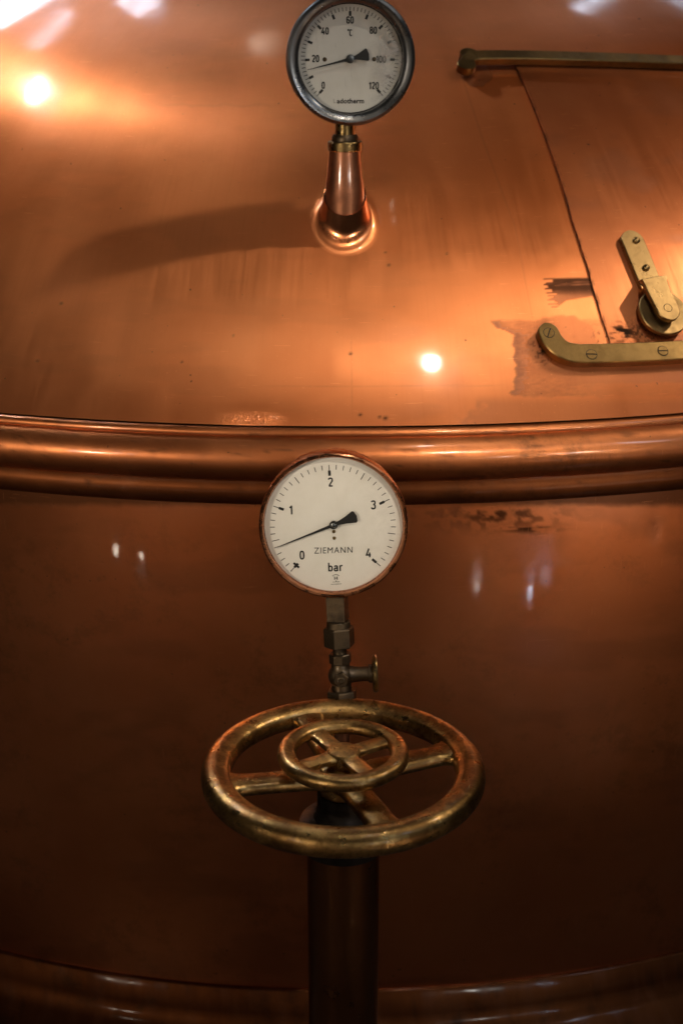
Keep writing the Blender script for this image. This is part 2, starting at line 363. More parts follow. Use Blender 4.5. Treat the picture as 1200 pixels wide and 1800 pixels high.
def dome_marks(X, Y, hatch=False):
    n1 = fbm(X / 9, Y / 2.2, 3); n2 = fbm(X / 14, Y / 14, 9); n3 = fbm(X / 3.5, Y / 3.5, 21)
    film_dark = np.zeros(X.shape); soot_dark = np.zeros(X.shape)
    if not hatch:
        # wiped polish edge round the end of the lower rail
        xl = 878 + (vnoise(Y / 17, Y * 0, 8) - .5) * 26 + (vnoise(Y / 6, Y * 0, 6) - .5) * 9 + (n1 - .5) * 5 + np.interp(Y, [555, 575, 590, 640, 690, 705], [-2, -18, 10, 22, 22, 34])
        e = sst(0, 5, X - xl) * sst(561, 566, Y + (n2 - .5) * 8) * (1 - sst(694, 701, Y + (n2 - .5) * 10))
        film_dark = np.maximum(film_dark, e * (.50 + .5 * (1 - sst(0, 34, X - xl)) + .5 * (n1 - .5)) * (1 - .55 * sst(985, 1100, X)))
        # second, rounder wipe close to the rail
        d = np.hypot((X - 985) / 1.15, Y - 610); film_dark = np.maximum(film_dark, (1 - sst(55, 60, d + (n2 - .5) * 12)) * .55)
        lowr = sst(632, 640, Y) * (1 - sst(676, 682, Y - (X - 980) * -.03 + (n2 - .5) * 6)) * sst(960, 1000, X); film_dark = np.maximum(film_dark, lowr * .55)
        # dark brush stroke left of the seam
        top = 489 - (X - 960) * .02; bot = np.interp(X, [955, 972, 995, 1045], [548, 545, 528, 520])
        xs = 962 + (vnoise(Y / 2.2, Y * 0, 5) - .5) * 22 + np.interp(Y, [488, 515, 535, 548], [0, 4, 6, 2])
        s_ = sst(-1, 3, Y - top) * (1 - sst(-2, 2, Y - bot)) * sst(0, 4, X - xs) * (X < seam_x(Y) + 3)
        dk = s_ * sst(.18, .50, fbm(X / 70, Y / 4.0, 31)) * (1 - sst(506, 524, Y)); soot_dark = np.maximum(soot_dark, dk * .72); film_dark = np.maximum(film_dark, s_ * .8)
        soot_dark = np.maximum(soot_dark, blob(X, Y, 955, 612, 26, 30) * sst(.50, .70, n3) * .8 + blob(X, Y, 958, 600, 12, 34) * .5)
        soot_dark = np.maximum(soot_dark, blob(X, Y, 1080, 650, 130, 9) * .35)  # soft, even dark band just below the lower rail
        soot_dark = np.maximum(soot_dark, sst(.62, .75, n3) * blob(X, Y, 1060, 596, 26, 18) * .8)
        # grime along the rim seam and round foot of the upper rail; darker band below that rail
        soot_dark = np.maximum(soot_dark, (1 - sst(2, 13, 766 - .000055 * (X - 600) ** 2 + n2 * 6 - Y)) * sst(.38, .66, fbm(X / 55, Y / 5, 13)) * .6)
        d = np.hypot((X - 838) / 1.2, Y - 128); film_dark = np.maximum(film_dark, (1 - sst(22, 25, d + (n2 - .5) * 8)) * .7)
        film_dark = np.maximum(film_dark, (1 - sst(128, 133, Y + (n2 - .5) * 8)) * sst(104, 110, Y) * sst(830, 850, X) * .55)
        # dull corner low on the right, old wipe arcs on the left
        film_dark = np.maximum(film_dark, sst(0, 30, (X - 805) + (Y - 735) * .7 + (n2 - .5) * 60) * sst(690, 712, Y) * .38)
        film_dark = np.maximum(film_dark, sst(.56, .75, fbm(X / 170, Y / 45, 41)) * .14)
        film_dark = np.maximum(film_dark, (1 - sst(0, 5, np.abs(Y - 183 - (X - 250) * .012 + (n2 - .5) * 8))) * sst(225, 300, X) * (1 - sst(430, 520, X)) * .22)
        film_dark = np.maximum(film_dark, (1 - sst(0, 2.4, np.abs(X - 617 - (Y - 650) * .012))) * sst(560, 600, Y) * (1 - sst(720, 750, Y)) * .28 * (.4 + n1))
        film_dark = np.maximum(film_dark, (1 - sst(0, 2.4, np.abs(Y - 679 + (X - 600) * .004))) * sst(440, 480, X) * (1 - sst(860, 900, X)) * .3 * n2)
        film_dark = np.maximum(film_dark, (1 - sst(0, 3, np.abs(X - np.interp(Y, [100, 250, 400, 560], [800, 850, 905, 935])))) * .22 * (Y > 120) * (Y < 560))
        for cx, cy, r in ((683, 466, 2.2), (616, 622, 2.2), (633, 729, 2.4), (677, 735, 3.2), (667, 733, 2.2), (677, 444, 1.5), (785, 446, 1.6), (66, 634, 2.2), (108, 533, 2.0), (320, 636, 1.6), (410, 590, 1.4), (632, 755, 3)):
            soot_dark = np.maximum(soot_dark, blob(X, Y, cx, cy, r * 1.3, r) * 1.0)
    else:
        soot_dark = np.maximum(soot_dark, sst(.42, .60, fbm(X / 16, Y / 5, 7)) * blob(X, Y, 1092, 585, 30, 17) * 1.2)
        soot_dark = np.maximum(soot_dark, sst(.50, .62, n3) * blob(X, Y, 1135, 585, 45, 22) * .9)
        soot_dark = np.maximum(soot_dark, (1 - sst(2, 5, X - seam_x(Y))) * sst(.5, .66, fbm(X / 4, Y / 16, 17)) * .45)
        film_dark = np.maximum(film_dark, sst(.52, .72, fbm(X / 120, Y / 60, 47)) * .4)
        film_dark = np.maximum(film_dark, (1 - sst(122, 126, Y + (n2 - .5) * 5 + (X - 1000) * -.02)) * .6)  # same darker band on the hatch, just below the upper rail
    return np.clip(film_dark, 0, 1), np.clip(soot_dark, 0, 1)

def dome_grid():
    az = np.radians(az_array(23, .075, 2.5))
    th0 = SLOPE; th = np.concatenate([np.arange(th0, R_(21), -R_(.06)), np.linspace(R_(20.9), R_(.4), 24)])
    A, T = np.meshgrid(az, th)
    P = np.stack([RS * np.sin(T) * np.sin(A), -RS * np.sin(T) * np.cos(A), ZC + RS * np.cos(T)], -1)
    X, Y = px_of(P); N = (P - CTR) / RS
    # very slight unevenness of the beaten sheet + the lip where it rolls into the rim + a dent above the rim
    u, v = A * 1.4, T * RS
    h = (fbm(u * 5 + 40, v * 5 + 9, 2, 3) - .5) * .0016 * sst(0, .05, (th0 - T) * RS)
    h -= .0010 * blob(X, Y, 443, 738, 42, 16)
    P = P + N * h[..., None]
    film_dark, soot_dark = dome_marks(X, Y)
    patch = blob(X, Y, 443, 740, 38, 11) * .75
    return P, film_dark, soot_dark, patch
P, film_dark, soot_dark, patch = dome_grid()
me = grid_mesh(P, True)
for k, v in (('film_dark', film_dark), ('soot_dark', soot_dark), ('patch', patch)): add_attr(me, k, v.reshape(-1))
link('dome', me, M['dome'], kettle, angle=180)

# body cylinder
R_BODY, Z_BODY = 1.44, 0.155
az = np.radians(az_array(23, .08, 3)); zz = np.concatenate([np.arange(.905, Z_BODY, -.0022), [Z_BODY]])
A, Z = np.meshgrid(az, zz)
P = np.stack([R_BODY * np.sin(A), -R_BODY * np.cos(A), Z], -1); X, Y = px_of(P); N = np.stack([np.sin(A), -np.cos(A), 0 * A], -1)
h = (fbm(A * 6 + 11, Z * 5 + 3, 5, 2) - .5) * .0012
P = P + N * h[..., None]
patch = blob(X, Y, 1150, 930, 12, 26) * .12
n2 = fbm(X / 16, Y / 11, 9, 5); n4 = fbm(X / 40, Y / 5, 19)
soot_dark = np.maximum(blob(X, Y, 870, 905, 110, 26) * sst(.44, .66, n2) * .8, blob(X, Y, 520, 945, 60, 34) * sst(.46, .66, n2) * .75)
soot_dark = np.maximum(soot_dark, (1 - sst(0, 14, Y - 884 + n2 * 6)) * .7); soot_dark = np.maximum(soot_dark, blob(X, Y, 930, 930, 50, 8) * sst(.45, .6, n4) * .9)  # first part is an even dark band close under the rim skirt
film_dark = sst(.5, .74, fbm(X / 150, Y / 60, 51)) * .3
me = grid_mesh(P, True)
for k, v in (('film_dark', film_dark), ('soot_dark', np.clip(soot_dark, 0, 1)), ('patch', np.clip(patch, 0, 1))): add_attr(me, k, v.reshape(-1))
link('body', me, M['body'], kettle, angle=180)

def ring_part(name, prof, mat, nseg=3, angle=40, wob=0.0):
    az = np.radians(az_array(25, .25, 3)); pr = np.array(prof)
    A = az[None, :]; r = pr[:, :1]; z = pr[:, 1:]
    h = (fbm(A * 14 + r * 9, A * 3 + z * 14, 61, 2) - .5) * wob
    P = np.stack([(r + h) * np.sin(A), -(r + h) * np.cos(A), z + h * .6 + 0 * A], -1); X, Y = px_of(P)
    me = grid_mesh(P, True)
    n2 = fbm(X / 22, Y / 7, 77); st = sst(.55, .72, n2) * .7
    add_attr(me, 'film_dark', (st * .6).reshape(-1)); add_attr(me, 'soot_dark', (sst(.66, .84, fbm(X / 26, Y / 9, 83)) * .55).reshape(-1)); add_attr(me, 'patch', (0 * X).reshape(-1))
    return link(name, me, mat, kettle, angle=angle)
def arc(cr, cz, rad, a0, a1, n, ry=None):
    return [(cr + rad * math.cos(R_(a0 + (a1 - a0) * i / n)), cz + (ry or rad) * math.sin(R_(a0 + (a1 - a0) * i / n))) for i in range(n + 1)]
ring_part('rim_bead', arc(1.4865, .9735, .0070, 140, -70, 12), M['rim'], wob=.0012)
ring_part('rolled_rim', arc(1.478, .944, .036, 78, -62, 28, .030), M['rim'], wob=.0016)
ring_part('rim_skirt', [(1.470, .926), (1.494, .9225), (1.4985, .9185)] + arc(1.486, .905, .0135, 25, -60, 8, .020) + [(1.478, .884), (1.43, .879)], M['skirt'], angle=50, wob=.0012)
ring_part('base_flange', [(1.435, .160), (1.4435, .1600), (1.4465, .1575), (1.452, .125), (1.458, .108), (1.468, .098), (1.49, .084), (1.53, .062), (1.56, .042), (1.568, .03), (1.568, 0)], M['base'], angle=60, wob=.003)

# ------------------------------------------------------------------ thermometer sleeve growing out of the dome
NB = S(606, 386); NN = nrm(NB); TH_Y = NB[1]
TB = Vector((NB[0], NB[1] - .004, 0)); Z_SEAM = on_plane_y(607, 343, TB.y)[2]; RI = .0262
V, Fc = [], []; NSEG, NR = 72, 16
ux = Vector((1, 0, 0)); tn = Vector(NN); uy = tn.cross(ux).normalized()
for i in range(NSEG):
    a = 2 * math.pi * i / NSEG; ca, sa = math.cos(a), math.sin(a)
    rad = Vector((ca, sa, 0)); axp = Vector((TB.x, TB.y, Z_SEAM)); ip = axp + rad * RI + Vector((0, 0, .80 * RI * sa))
    def on_dome(r): q = axp + rad * r; return Vector((q.x, q.y, ZC + math.sqrt((RS + .0003) ** 2 - q.x ** 2 - q.y ** 2)))
    rq = .0310 - .0042 * max(0, -sa) ** 1.5 + .002 * max(0, sa); Q = on_dome(rq); op = on_dome(rq + .0150 - .003 * max(0, -sa)); Wp = Q + (ip - Q) * .5
    for k in range(12): t = k / 11; V.append(op * (1 - t) ** 2 + Q * 2 * t * (1 - t) + Wp * t * t)
    for k in range(1, 6): V.append(Wp + (ip - Wp) * (k / 5))
    V.append(ip - rad * .0012 + Vector((0, 0, .0004))); V.append(ip - rad * .0030 - Vector((0, 0, .006)))
NK = 19
for i in range(NSEG):
    j = (i + 1) % NSEG
    for k in range(NK - 1): Fc.append((i * NK + k, j * NK + k, j * NK + k + 1, i * NK + k + 1))
me = fix(md(V, Fc))
for k in ('film_dark', 'soot_dark', 'patch'): add_attr(me, k, [0.0] * len(V))
add_attr(me, 'polish_dark', [min(1.0, max(0.0, ((i % 19) - 3) / 7)) for i in range(len(V))])
link('sleeve_flare', me, M['dome'], kettle, angle=60)
zc_top = on_plane_y(608, 262, TB.y)[2]
def at_thermo_axis(prof, n=48): return lathe(prof, n, T=Matrix.Translation((TB.x, TB.y, 0)))
zb = Z_SEAM - .035
link('sleeve', at_thermo_axis([(.0240, zb), (.0243, zb + .020), (.0238, zb + .045), (.0215, zc_top - .03), (.0196, zc_top - .012), (.0190, zc_top)]), M['nozzle'], kettle)
zc2 = on_plane_y(608, 248, TB.y)[2]
link('sleeve_collar', at_thermo_axis([(0, zc_top - .002), (.0200, zc_top - .002), (.0208, zc_top - .001), (.0208, zc2 - .001), (.0200, zc2), (0, zc2)]), M['fit'], kettle)

# ------------------------------------------------------------------ hatch sliding in the dome, between the two rails
HH = .0030
hc = S(1300, 380)
hatch = thing('sliding_hatch', hc, 'sheet copper hatch door set in the kettle dome between brass rails', 'hatch')
hm = hatch.matrix_world.copy(); hm.translation = Vector(hc); hinv = hm.inverted()
rows = 240; cols = 200; PP = np.zeros((rows + 2, cols + 2, 3))
ys = np.linspace(112, 612, rows)
for i, y in enumerate(ys):
    x0 = float(seam_x(y)) + .35 * math.sin(y * .11) + .2 * math.sin(y * .37)
    xs = np.concatenate([np.linspace(x0, 1225, 150), np.linspace(1235, 1520 - (x0 - 905) * -.55, cols - 150)])
    for j, x in enumerate(xs): PP[i + 1, j + 1] = S(x, y, HH)
PP[1:-1, 0] = [CTR + nrm(p) * (RS - .004) for p in PP[1:-1, 1]]; PP[1:-1, -1] = [CTR + nrm(p) * (RS - .004) for p in PP[1:-1, -2]]
PP[0] = [CTR + nrm(p) * (RS - .004) if np.any(p) else p for p in PP[1]]; PP[-1] = [CTR + nrm(p) * (RS - .004) for p in PP[-2]]
X, Y = px_of(PP); film_dark, soot_dark = dome_marks(X, Y, True)
me = grid_mesh(PP - np.array(hc))
for k, v in (('film_dark', film_dark), ('soot_dark', soot_dark), ('patch', 0 * X)): add_attr(me, k, v.reshape(-1))
link('hatch_panel', fix(me), M['hatch'], hatch, angle=40)
# dark gap line along its edge
gp = [S(float(seam_x(y)) - 2.5, y, .0006) for y in np.linspace(113, 604, 60)]; gq = [S(float(seam_x(y)) + 1.0, y, .0006) for y in np.linspace(113, 604, 60)]
gv = [p - np.array(hc) for p in gp] + [p - np.array(hc) for p in gq]
link('gap', fix(md(gv, [(i, i + 1, 61 + i, 60 + i) for i in range(59)])), M['dark'], hatch)

def strap(path, halfw, h0, h1, origin, cap0=True, cap1=True, bev=.0012, n=60):
    """flat bar lying along the dome: path in photo grid, real width and height above the sheet"""
    pts = spline([S(x, y, h1) for x, y in path], n)
    hw = halfw if callable(halfw) else (lambda t: halfw)
    rows_ = []
    for i, p in enumerate(pts):
        t = pts[min(i + 1, n)] - pts[max(i - 1, 0)]; t /= np.linalg.norm(t); nn = nrm(p); s_ = np.cross(nn, t)
        rows_.append((p, t, s_, hw(i / n)))
    secs = []
    def cap(p, t, s_, wd, sgn):
        return [(p + t * sgn * wd * math.sin(R_(a)), s_, max(wd * math.cos(R_(a)), .0004)) for a in (15, 30, 45, 58, 68, 77, 84, 89)]
    if cap0: secs += cap(*rows_[0], -1)[::-1]
    secs += [(p, s_, wd) for p, t, s_, wd in rows_]
    if cap1: secs += cap(*rows_[-1], 1)
    V, Fc = [], []
    for p, s_, wd in secs:
        q = CTR + nrm(p) * (RS + h1); nn = nrm(q); b = min(bev, wd * .4); th = h1 - h0
        for off, hh in ((-wd, -th), (-wd, -b), (-wd + b, 0), (wd - b, 0), (wd, -b), (wd, -th)):
            V.append(q + s_ * off + nn * hh - np.array(origin))
    m = 6
    for i in range(len(secs) - 1):
        for k in range(m):
            j = (k + 1) % m; Fc.append((i * m + k, i * m + j, (i + 1) * m + j, (i + 1) * m + k))
    Fc.append(tuple(range(m))); Fc.append(tuple(range((len(secs) - 1) * m, len(secs) * m)))
    return fix(md(V, Fc))
def frame_at(x, y, h, origin):
    p = S(x, y, h); n_ = Vector(nrm(p)); xa = (Vector((1, 0, 0)) - n_ * n_.x).normalized(); ya = n_.cross(xa)
    m = Matrix((xa, ya, n_)).transposed().to_4x4(); m.translation = Vector(p) - Vector(origin); return m
def screw(x, y, h, r, rot, mat, parent, origin):
    T = frame_at(x, y, h, origin) @ Matrix.Rotation(rot, 4, 'Z')
    link('screw_recess', lathe([(0, .00015), (r * 1.12, .00015), (r * 1.14, -.001)], 28, T=T), M['dark'], parent)
    V, Fc = [], []
    for sg in (1, -1):
        b0 = len(V); g = .12 * r; arcp = [(r * math.cos(a), r * math.sin(a)) for a in np.linspace(math.asin(g / r), math.pi - math.asin(g / r), 14)]
        for hh, sc in ((-.001, 1), (.0005, 1), (.0008, .94)): V += [(x_ * sc, sg * max(y_ * sc, g), hh) for x_, y_ in arcp]
        for k in range(2):
            for i in range(14):
                j = (i + 1) % 14; Fc.append((b0 + k * 14 + i, b0 + k * 14 + j, b0 + (k + 1) * 14 + j, b0 + (k + 1) * 14 + i))
        Fc.append(tuple(range(b0 + 28, b0 + 42)))
    me = fix(md([T @ Vector(v) for v in V], Fc)); return link('screw', me, mat, parent, angle=30)

O0 = (0, 0, 0)
rail = link('guide_rail', strap([(964, 583), (973, 599), (991, 614), (1015, 620), (1050, 620), (1120, 618), (1200, 614), (1350, 604), (1500, 586)], .0128, .0003, .0125, O0, n=90), M['rail'], kettle, label='lower brass rail with slotted screws and hooked end')
for x, y, rt in ((964, 585, 1.25), (1039, 623, .05), (1164, 617, .12), (1290, 610, .4)): screw(x, y, .0125, .0062, rt, M['rail'], rail, O0)
link('guide_rail', strap([(820, 111), (823, 102), (833, 96.5), (858, 95), (1000, 97), (1100, 100), (1200, 104), (1350, 113), (1500, 125)], lambda t: .0128 - .0032 * sst(0, .10, np.array(t)), .0045, .0148, O0, n=90), M['rail'], kettle, label='upper plain brass rail with rounded foot')
link('rail_foot', lathe([(0, -.004), (.0122, -.004), (.0122, .0138), (0, .0138)], 32, T=frame_at(821, 109, 0, O0)), M['rail'], kettle)

# roller latch
br = link('latch_bracket', strap([(1112, 422), (1122, 446), (1142, 494)], .0155, HH + .0002, HH + .0075, hc), M['latch'], hatch)
for x, y in ((1117.5, 423), (1134.5, 471)):
    link('rivet', lathe([(.0046, -.001), (.0046, .0006), (.0042, .0022), (.0030, .0034), (.0014, .0040), (0, .0041)], 24, T=frame_at(x, y, HH + .0075, hc)), M['latch'], br)
V = strap([(1150, 489), (1157, 508), (1174, 543)], lambda t: .0165 - .0015 * t, HH + .0215, HH + .0275, hc, cap0=False)
arm = link('roller_arm', V, M['latch'], hatch)
st0 = strap([(1138, 487), (1143, 488), (1150, 489.5)], .0165, HH + .004, HH + .0272, hc, cap0=False, cap1=False, n=6)
# riser: short leaning wall from bracket up to the arm
pa, pb = S(1140, 492, HH + .006), S(1150, 489, HH + .026)
def riser():
    nn = Vector(nrm(pa)); t = Vector(S(1160, 520, HH) - S(1140, 480, HH)).normalized(); t = (t - nn * t.dot(nn)).normalized(); s_ = nn.cross(t); V = []
    for f in (0, 1):
        c = Vector(S(1141, 492, HH + .004)) if f == 0 else Vector(S(1151, 491, HH + .0275))
        for a, b in ((-1, -1), (1, -1), (1, 1), (-1, 1)): V.append(c + s_ * a * .0163 + t * b * .003 - Vector(hc))
    return fix(md(V, [(0, 1, 2, 3), (4, 5, 6, 7), (0, 1, 5, 4), (1, 2, 6, 5), (2, 3, 7, 6), (3, 0, 4, 7)]))
link('arm_riser', riser(), M['latch'], arm)
T = frame_at(1166, 547, HH + .0142, hc) @ Matrix.Translation((0, 0, -.0142))
rl = link('roller', lathe([(0, .0065), (.0300, .0065), (.0316, .0075), (.0318, .0130), (.0308, .0142), (.0290, .0142), (.0130, .0136), (.0125, .0150), (0, .0150)], 64, T=T), M['latch'], hatch)
T2 = frame_at(1173, 541, HH + .0275, hc) @ Matrix.Translation((0, 0, -.0275))
link('axle', lathe([(0, .004), (.011, .004), (.011, .0214), (0, .0214)], 32, T=T2), M['bronze'], hatch)
link('pin_head', join(lathe([(.0048, .0270), (.0048, .0277), (0, .0277)], 24, T=T2)), M['latch'], arm)
link('pin_gap', lathe([(.0049, .02765), (.0056, .02765)], 24, T=T2), M['dark'], arm)

# ------------------------------------------------------------------ dial printing
def text_mesh(txt, h, sx=1.0, shear=0.0, offset=0.0, space=1.0):
    cu = bpy.data.curves.new('t', 'FONT'); cu.body = txt; cu.size = 1.0; cu.align_x = 'LEFT'; cu.shear = shear; cu.offset = offset; cu.space_character = space; cu.resolution_u = 4
    o = bpy.data.objects.new('t', cu); COL.objects.link(o); dg = bpy.context.evaluated_depsgraph_get()
    me = bpy.data.meshes.new_from_object(o.evaluated_get(dg)); bpy.data.objects.remove(o)
    n = len(me.vertices); co = np.zeros(n * 3); me.vertices.foreach_get('co', co); co = co.reshape(-1, 3)
    lo, hi = co.min(0), co.max(0); c = (lo + hi) / 2; cap = .69
    co = (co - c) * (h / cap); co[:, 0] *= sx; me.vertices.foreach_set('co', co.reshape(-1)); me.update(); return me
def place(me, u, v, w, rot=0):
    co = np.zeros(len(me.vertices) * 3); me.vertices.foreach_get('co', co); co = co.reshape(-1, 3); c, s_ = math.cos(rot), math.sin(rot)
    x, y = co[:, 0] * c - co[:, 1] * s_ + u, co[:, 0] * s_ + co[:, 1] * c + v
    co = np.stack([x, 0 * x - w, y], -1); me.vertices.foreach_set('co', co.reshape(-1)); me.update(); return me
def _oval(cx, cy, rx, ry, a0=0, a1=360, n=20, p=.8):
    return [(cx + rx * math.copysign(abs(math.cos(t)) ** p, math.cos(t)), cy + ry * math.copysign(abs(math.sin(t)) ** p, math.sin(t))) for t in (R_(a0 + (a1 - a0) * k / n) for k in range(n + 1))]
GLYPH = {
    '0': (.50, [_oval(.25, .5, .185, .435, 90, 450)]),
    '1': (.34, [[(.24, 0), (.24, 1)], [(.24, .93), (.15, .82), (.04, .77)]]),
    '2': (.50, [_oval(.25, .72, .185, .215, 170, -20, 14) + [(.09, .10)], [(.06, .065), (.46, .065)]]),
    '3': (.50, [_oval(.25, .745, .18, .19, 165, -90, 14), _oval(.25, .30, .19, .235, 90, -165, 14)]),
    '4': (.54, [[(.33, 1), (.07, .27), (.52, .27)], [(.40, .55), (.40, 0)]]),
    '6': (.50, [_oval(.25, .30, .185, .235, 0, 360), [(.065, .30), (.065, .65)] + _oval(.25, .68, .185, .255, 180, 20, 10)]),
    '8': (.50, [_oval(.25, .745, .165, .19, 0, 360), _oval(.25, .30, .19, .235, 0, 360)]),
    'C': (.50, [_oval(.25, .5, .185, .435, 40, 320)]),
    '°': (.24, [_oval(.12, .90, .07, .07, 0, 360, 10, 1)]),
    'b': (.52, [[(.08, 0), (.08, 1)], _oval(.26, .33, .18, .27, 180, -180)]),
    'a': (.52, [_oval(.24, .20, .165, .155, 0, 360), [(.41, 0), (.41, .45)] + _oval(.25, .45, .16, .16, 0, 165, 8)]),
    'r': (.38, [[(.09, 0), (.09, .66)], _oval(.29, .40, .20, .22, 175, 75, 8)]),
}
def glyphs(txt, h, sw=.135, xs=1.0, gap=.10):
    V, Fc, x0 = [], [], 0.0
    for ch in txt:
        wd, strokes = GLYPH[ch]
        for st in strokes:
            P_ = [np.array(p) * (xs, 1) for p in st]; n = len(P_); b = len(V)
            loop = np.linalg.norm(P_[0] - P_[-1]) < 1e-6
            for i, p in enumerate(P_):
                a = P_[i - 1] if i else (P_[-2] if loop else P_[0]); c = P_[i + 1] if i < n - 1 else (P_[1] if loop else P_[-1])
                d1 = p - a; d2 = c - p; d1 = d1 / (np.linalg.norm(d1) + 1e-9); d2 = d2 / (np.linalg.norm(d2) + 1e-9); t = d1 + d2; t /= np.linalg.norm(t) + 1e-9
                nn = np.array([-t[1], t[0]]); m = 1 / max(.5, abs(nn @ np.array([-d2[1], d2[0]]) if np.linalg.norm(d2) > .5 else 1))
                for s_ in (-1, 1): q = p + nn * s_ * sw / 2 * m; V.append(((q[0] + x0) * h, q[1] * h, 0))
            Fc += [(b + 2 * i, b + 2 * i + 1, b + 2 * i + 3, b + 2 * i + 2) for i in range(n - 1)]
        x0 += wd * xs + gap
    me = md(V, Fc); co = np.array([v.co[:] for v in me.vertices]); c = (co.min(0) + co.max(0)) / 2
    for v in me.vertices: v.co.x -= c[0]; v.co.y -= c[1]
    return me
def bar(a, r0, r1, wd, w):
    """tick: angle a clockwise from up, radii, width"""
    d = np.array([math.sin(a), math.cos(a)]); s_ = np.array([d[1], -d[0]]); V = [d * r0 - s_ * wd / 2, d * r0 + s_ * wd / 2, d * r1 + s_ * wd / 2, d * r1 - s_ * wd / 2]
    return md([(p[0], -w, p[1]) for p in V], [(0, 1, 2, 3)])
def poly(pts, w, w2=None):
    n = len(pts)
    if w2 is None: return md([(x, -w, y) for x, y in pts], [tuple(range(n))])
    V = [(x, -w, y) for x, y in pts] + [(x, -w2, y) for x, y in pts]
    return fix(md(V, [tuple(range(n)), tuple(range(n, 2 * n))] + [(i, (i + 1) % n, n + (i + 1) % n, n + i) for i in range(n)]))
def pointer(L, tail, ang, w, wt=.0016, tw=.0125, neck=.003):
    P_ = [(-.0003, L), (.0003, L), (wt * .55, L * .35), (wt, 0), (neck * .5, -tail * .25), (tw * .28, -tail * .55), (tw * .5, -tail * .93), (tw * .42, -tail), (0, -tail * 1.05), (-tw * .42, -tail), (-tw * .5, -tail * .93), (-tw * .28, -tail * .55), (-neck * .5, -tail * .25), (-wt, 0), (-wt * .55, L * .35)]
    c, s_ = math.cos(ang), math.sin(ang)
    return poly([(x * c + y * s_, -x * s_ + y * c) for x, y in P_], w, w + .0008)

def up_shift(me, z):
    for v in me.vertices: v.co.z += z
    return me

# ------------------------------------------------------------------ pressure gauge on its cock
PIV = on_plane_y(601, 1226, -1.655); GC = on_plane_y(586, 922, -1.630)
axz = Vector(GC - PIV); GL = axz.length; axz.normalize(); axx = (Vector((1, 0, 0)) - axz * axz.x).normalized(); axy = axz.cross(axx)
MAT3 = (axx, axy, axz)
pg = thing('pressure_gauge', PIV + np.array(axz) * (GL - .104), 'white round pressure gauge in a copper ring reading zero to four bar', 'gauge', mat3=MAT3)
ZG = .104; K = .16 / 263
def G(me): return up_shift(me, ZG)
RG = .0798
link('case', G(lathe([(0, -.040), (RG - .008, -.040), (RG - .003, -.036), (RG - .002, -.006), (RG - .003, .004), (RG - .006, .004)], 96, 'f')), M['cring'], pg)
link('bezel', G(lathe([(RG - .0015, -.008), (RG, -.006), (RG, .006), (RG - .0006, .0085), (RG - .0022, .0098), (RG - .0042, .0095), (RG - .0052, .0080), (RG - .0055, .0045), (RG - .0055, -.003)], 128, 'f')), M['cring'], pg)
dial = link('dial', G(lathe([(0, -.0012), (RG - .0056, -.0012), (RG - .0056, -.003)], 96, 'f')), M['dialw'], pg)
W0 = -.0009
def ang4(v): return R_(-.8 + 134 * (v - 2) / 2)
CSX, CSY = -1.3 * K, -4 * K
ticks = []
for i in range(41):
    v = i / 10; a = ang4(v)
    if i % 10 == 0: ticks += [bar(a, 101 * K, 111 * K, 1.3 * K, W0), bar(a, 91.5 * K, 101 * K, 4.6 * K, W0)]
    else: ticks.append(bar(a, (97.5 if i % 5 == 0 else 102.5) * K, 111 * K, 1.25 * K, W0))
d0 = ang4(0); cx, cy = math.sin(d0) * 96 * K, math.cos(d0) * 96 * K
s0 = np.array([math.cos(d0), -math.sin(d0)]); t0 = np.array([math.sin(d0), math.cos(d0)])
ticks.append(poly([tuple(np.array([cx, cy]) + s0 * a * 6.5 * K + t0 * b * 2 * K) for a, b in ((-1, -1), (1, -1), (1, 1), (-1, 1))], W0 + .00006))
for m_ in ticks:
    for v in m_.vertices: v.co.x += CSX; v.co.z += CSY
link('scale_marks', G(join(*ticks)), M['black'], dial, smooth=False)
for t, x, y in (('0', 530, 978), ('1', 511, 896), ('2', 581, 846), ('3', 656, 887), ('4', 647, 974)):
    link('numeral', G(place(glyphs(t, 16 * K, .165, 1.05), (x - 586) * K * .999 + (922 - y) * K * .045, (922 - y) * K - (x - 586) * K * .045, W0, R_(-1.0))), M['black'], dial, smooth=False)
link('lettering', G(place(glyphs('bar', 16 * K, .16, 1.0, .10), -.5 * K, -78 * K, W0, R_(-.5))), M['black'], dial, smooth=False)
zt = text_mesh('ZIEMANN', 11 * K, .98, shear=.05, offset=0.0, space=1.16)
def zfit(me, wpx):
    co = np.zeros(len(me.vertices) * 3); me.vertices.foreach_get('co', co); co = co.reshape(-1, 3); co[:, 0] *= wpx * K / (co[:, 0].max() - co[:, 0].min()); me.vertices.foreach_set('co', co.reshape(-1)); return me
link('lettering', G(place(zfit(zt, 68.5), -2.6 * K, -47 * K, W0, R_(-1.2))), M['black'], dial, smooth=False)
em = [place(text_mesh('H', 5.5 * K, 1.2, offset=.03), 4 * K, -98.5 * K, W0), poly([(4 * K - .0009, -.0628), (4 * K + .0009, -.0628), (4 * K, -.0642)], W0)]
for k in range(7):
    a = R_(-48 + 16 * k); em.append(bar(a, 6.2 * K, 8.0 * K, 1.1 * K, W0)); up = em[-1]
    for v in up.vertices: v.co.x += 4 * K; v.co.z += -99 * K
for k, (n_, yy) in enumerate(((9, -105.5), (13, -109.5))):
    for i in range(n_):
        x = 4 * K + (i - (n_ - 1) / 2) * 1.45 * K; hgt = random.uniform(.8, 1.5) * K
        em.append(poly([(x - .5 * K, yy * K - hgt / 2), (x + .5 * K, yy * K - hgt / 2), (x + .5 * K, yy * K + hgt / 2), (x - .5 * K, yy * K + hgt / 2)], W0))
for m_ in em:
    for v in m_.vertices: v.co.x -= 4.5 * K
link('emblem', G(join(*em)), M['black'], dial, smooth=False)
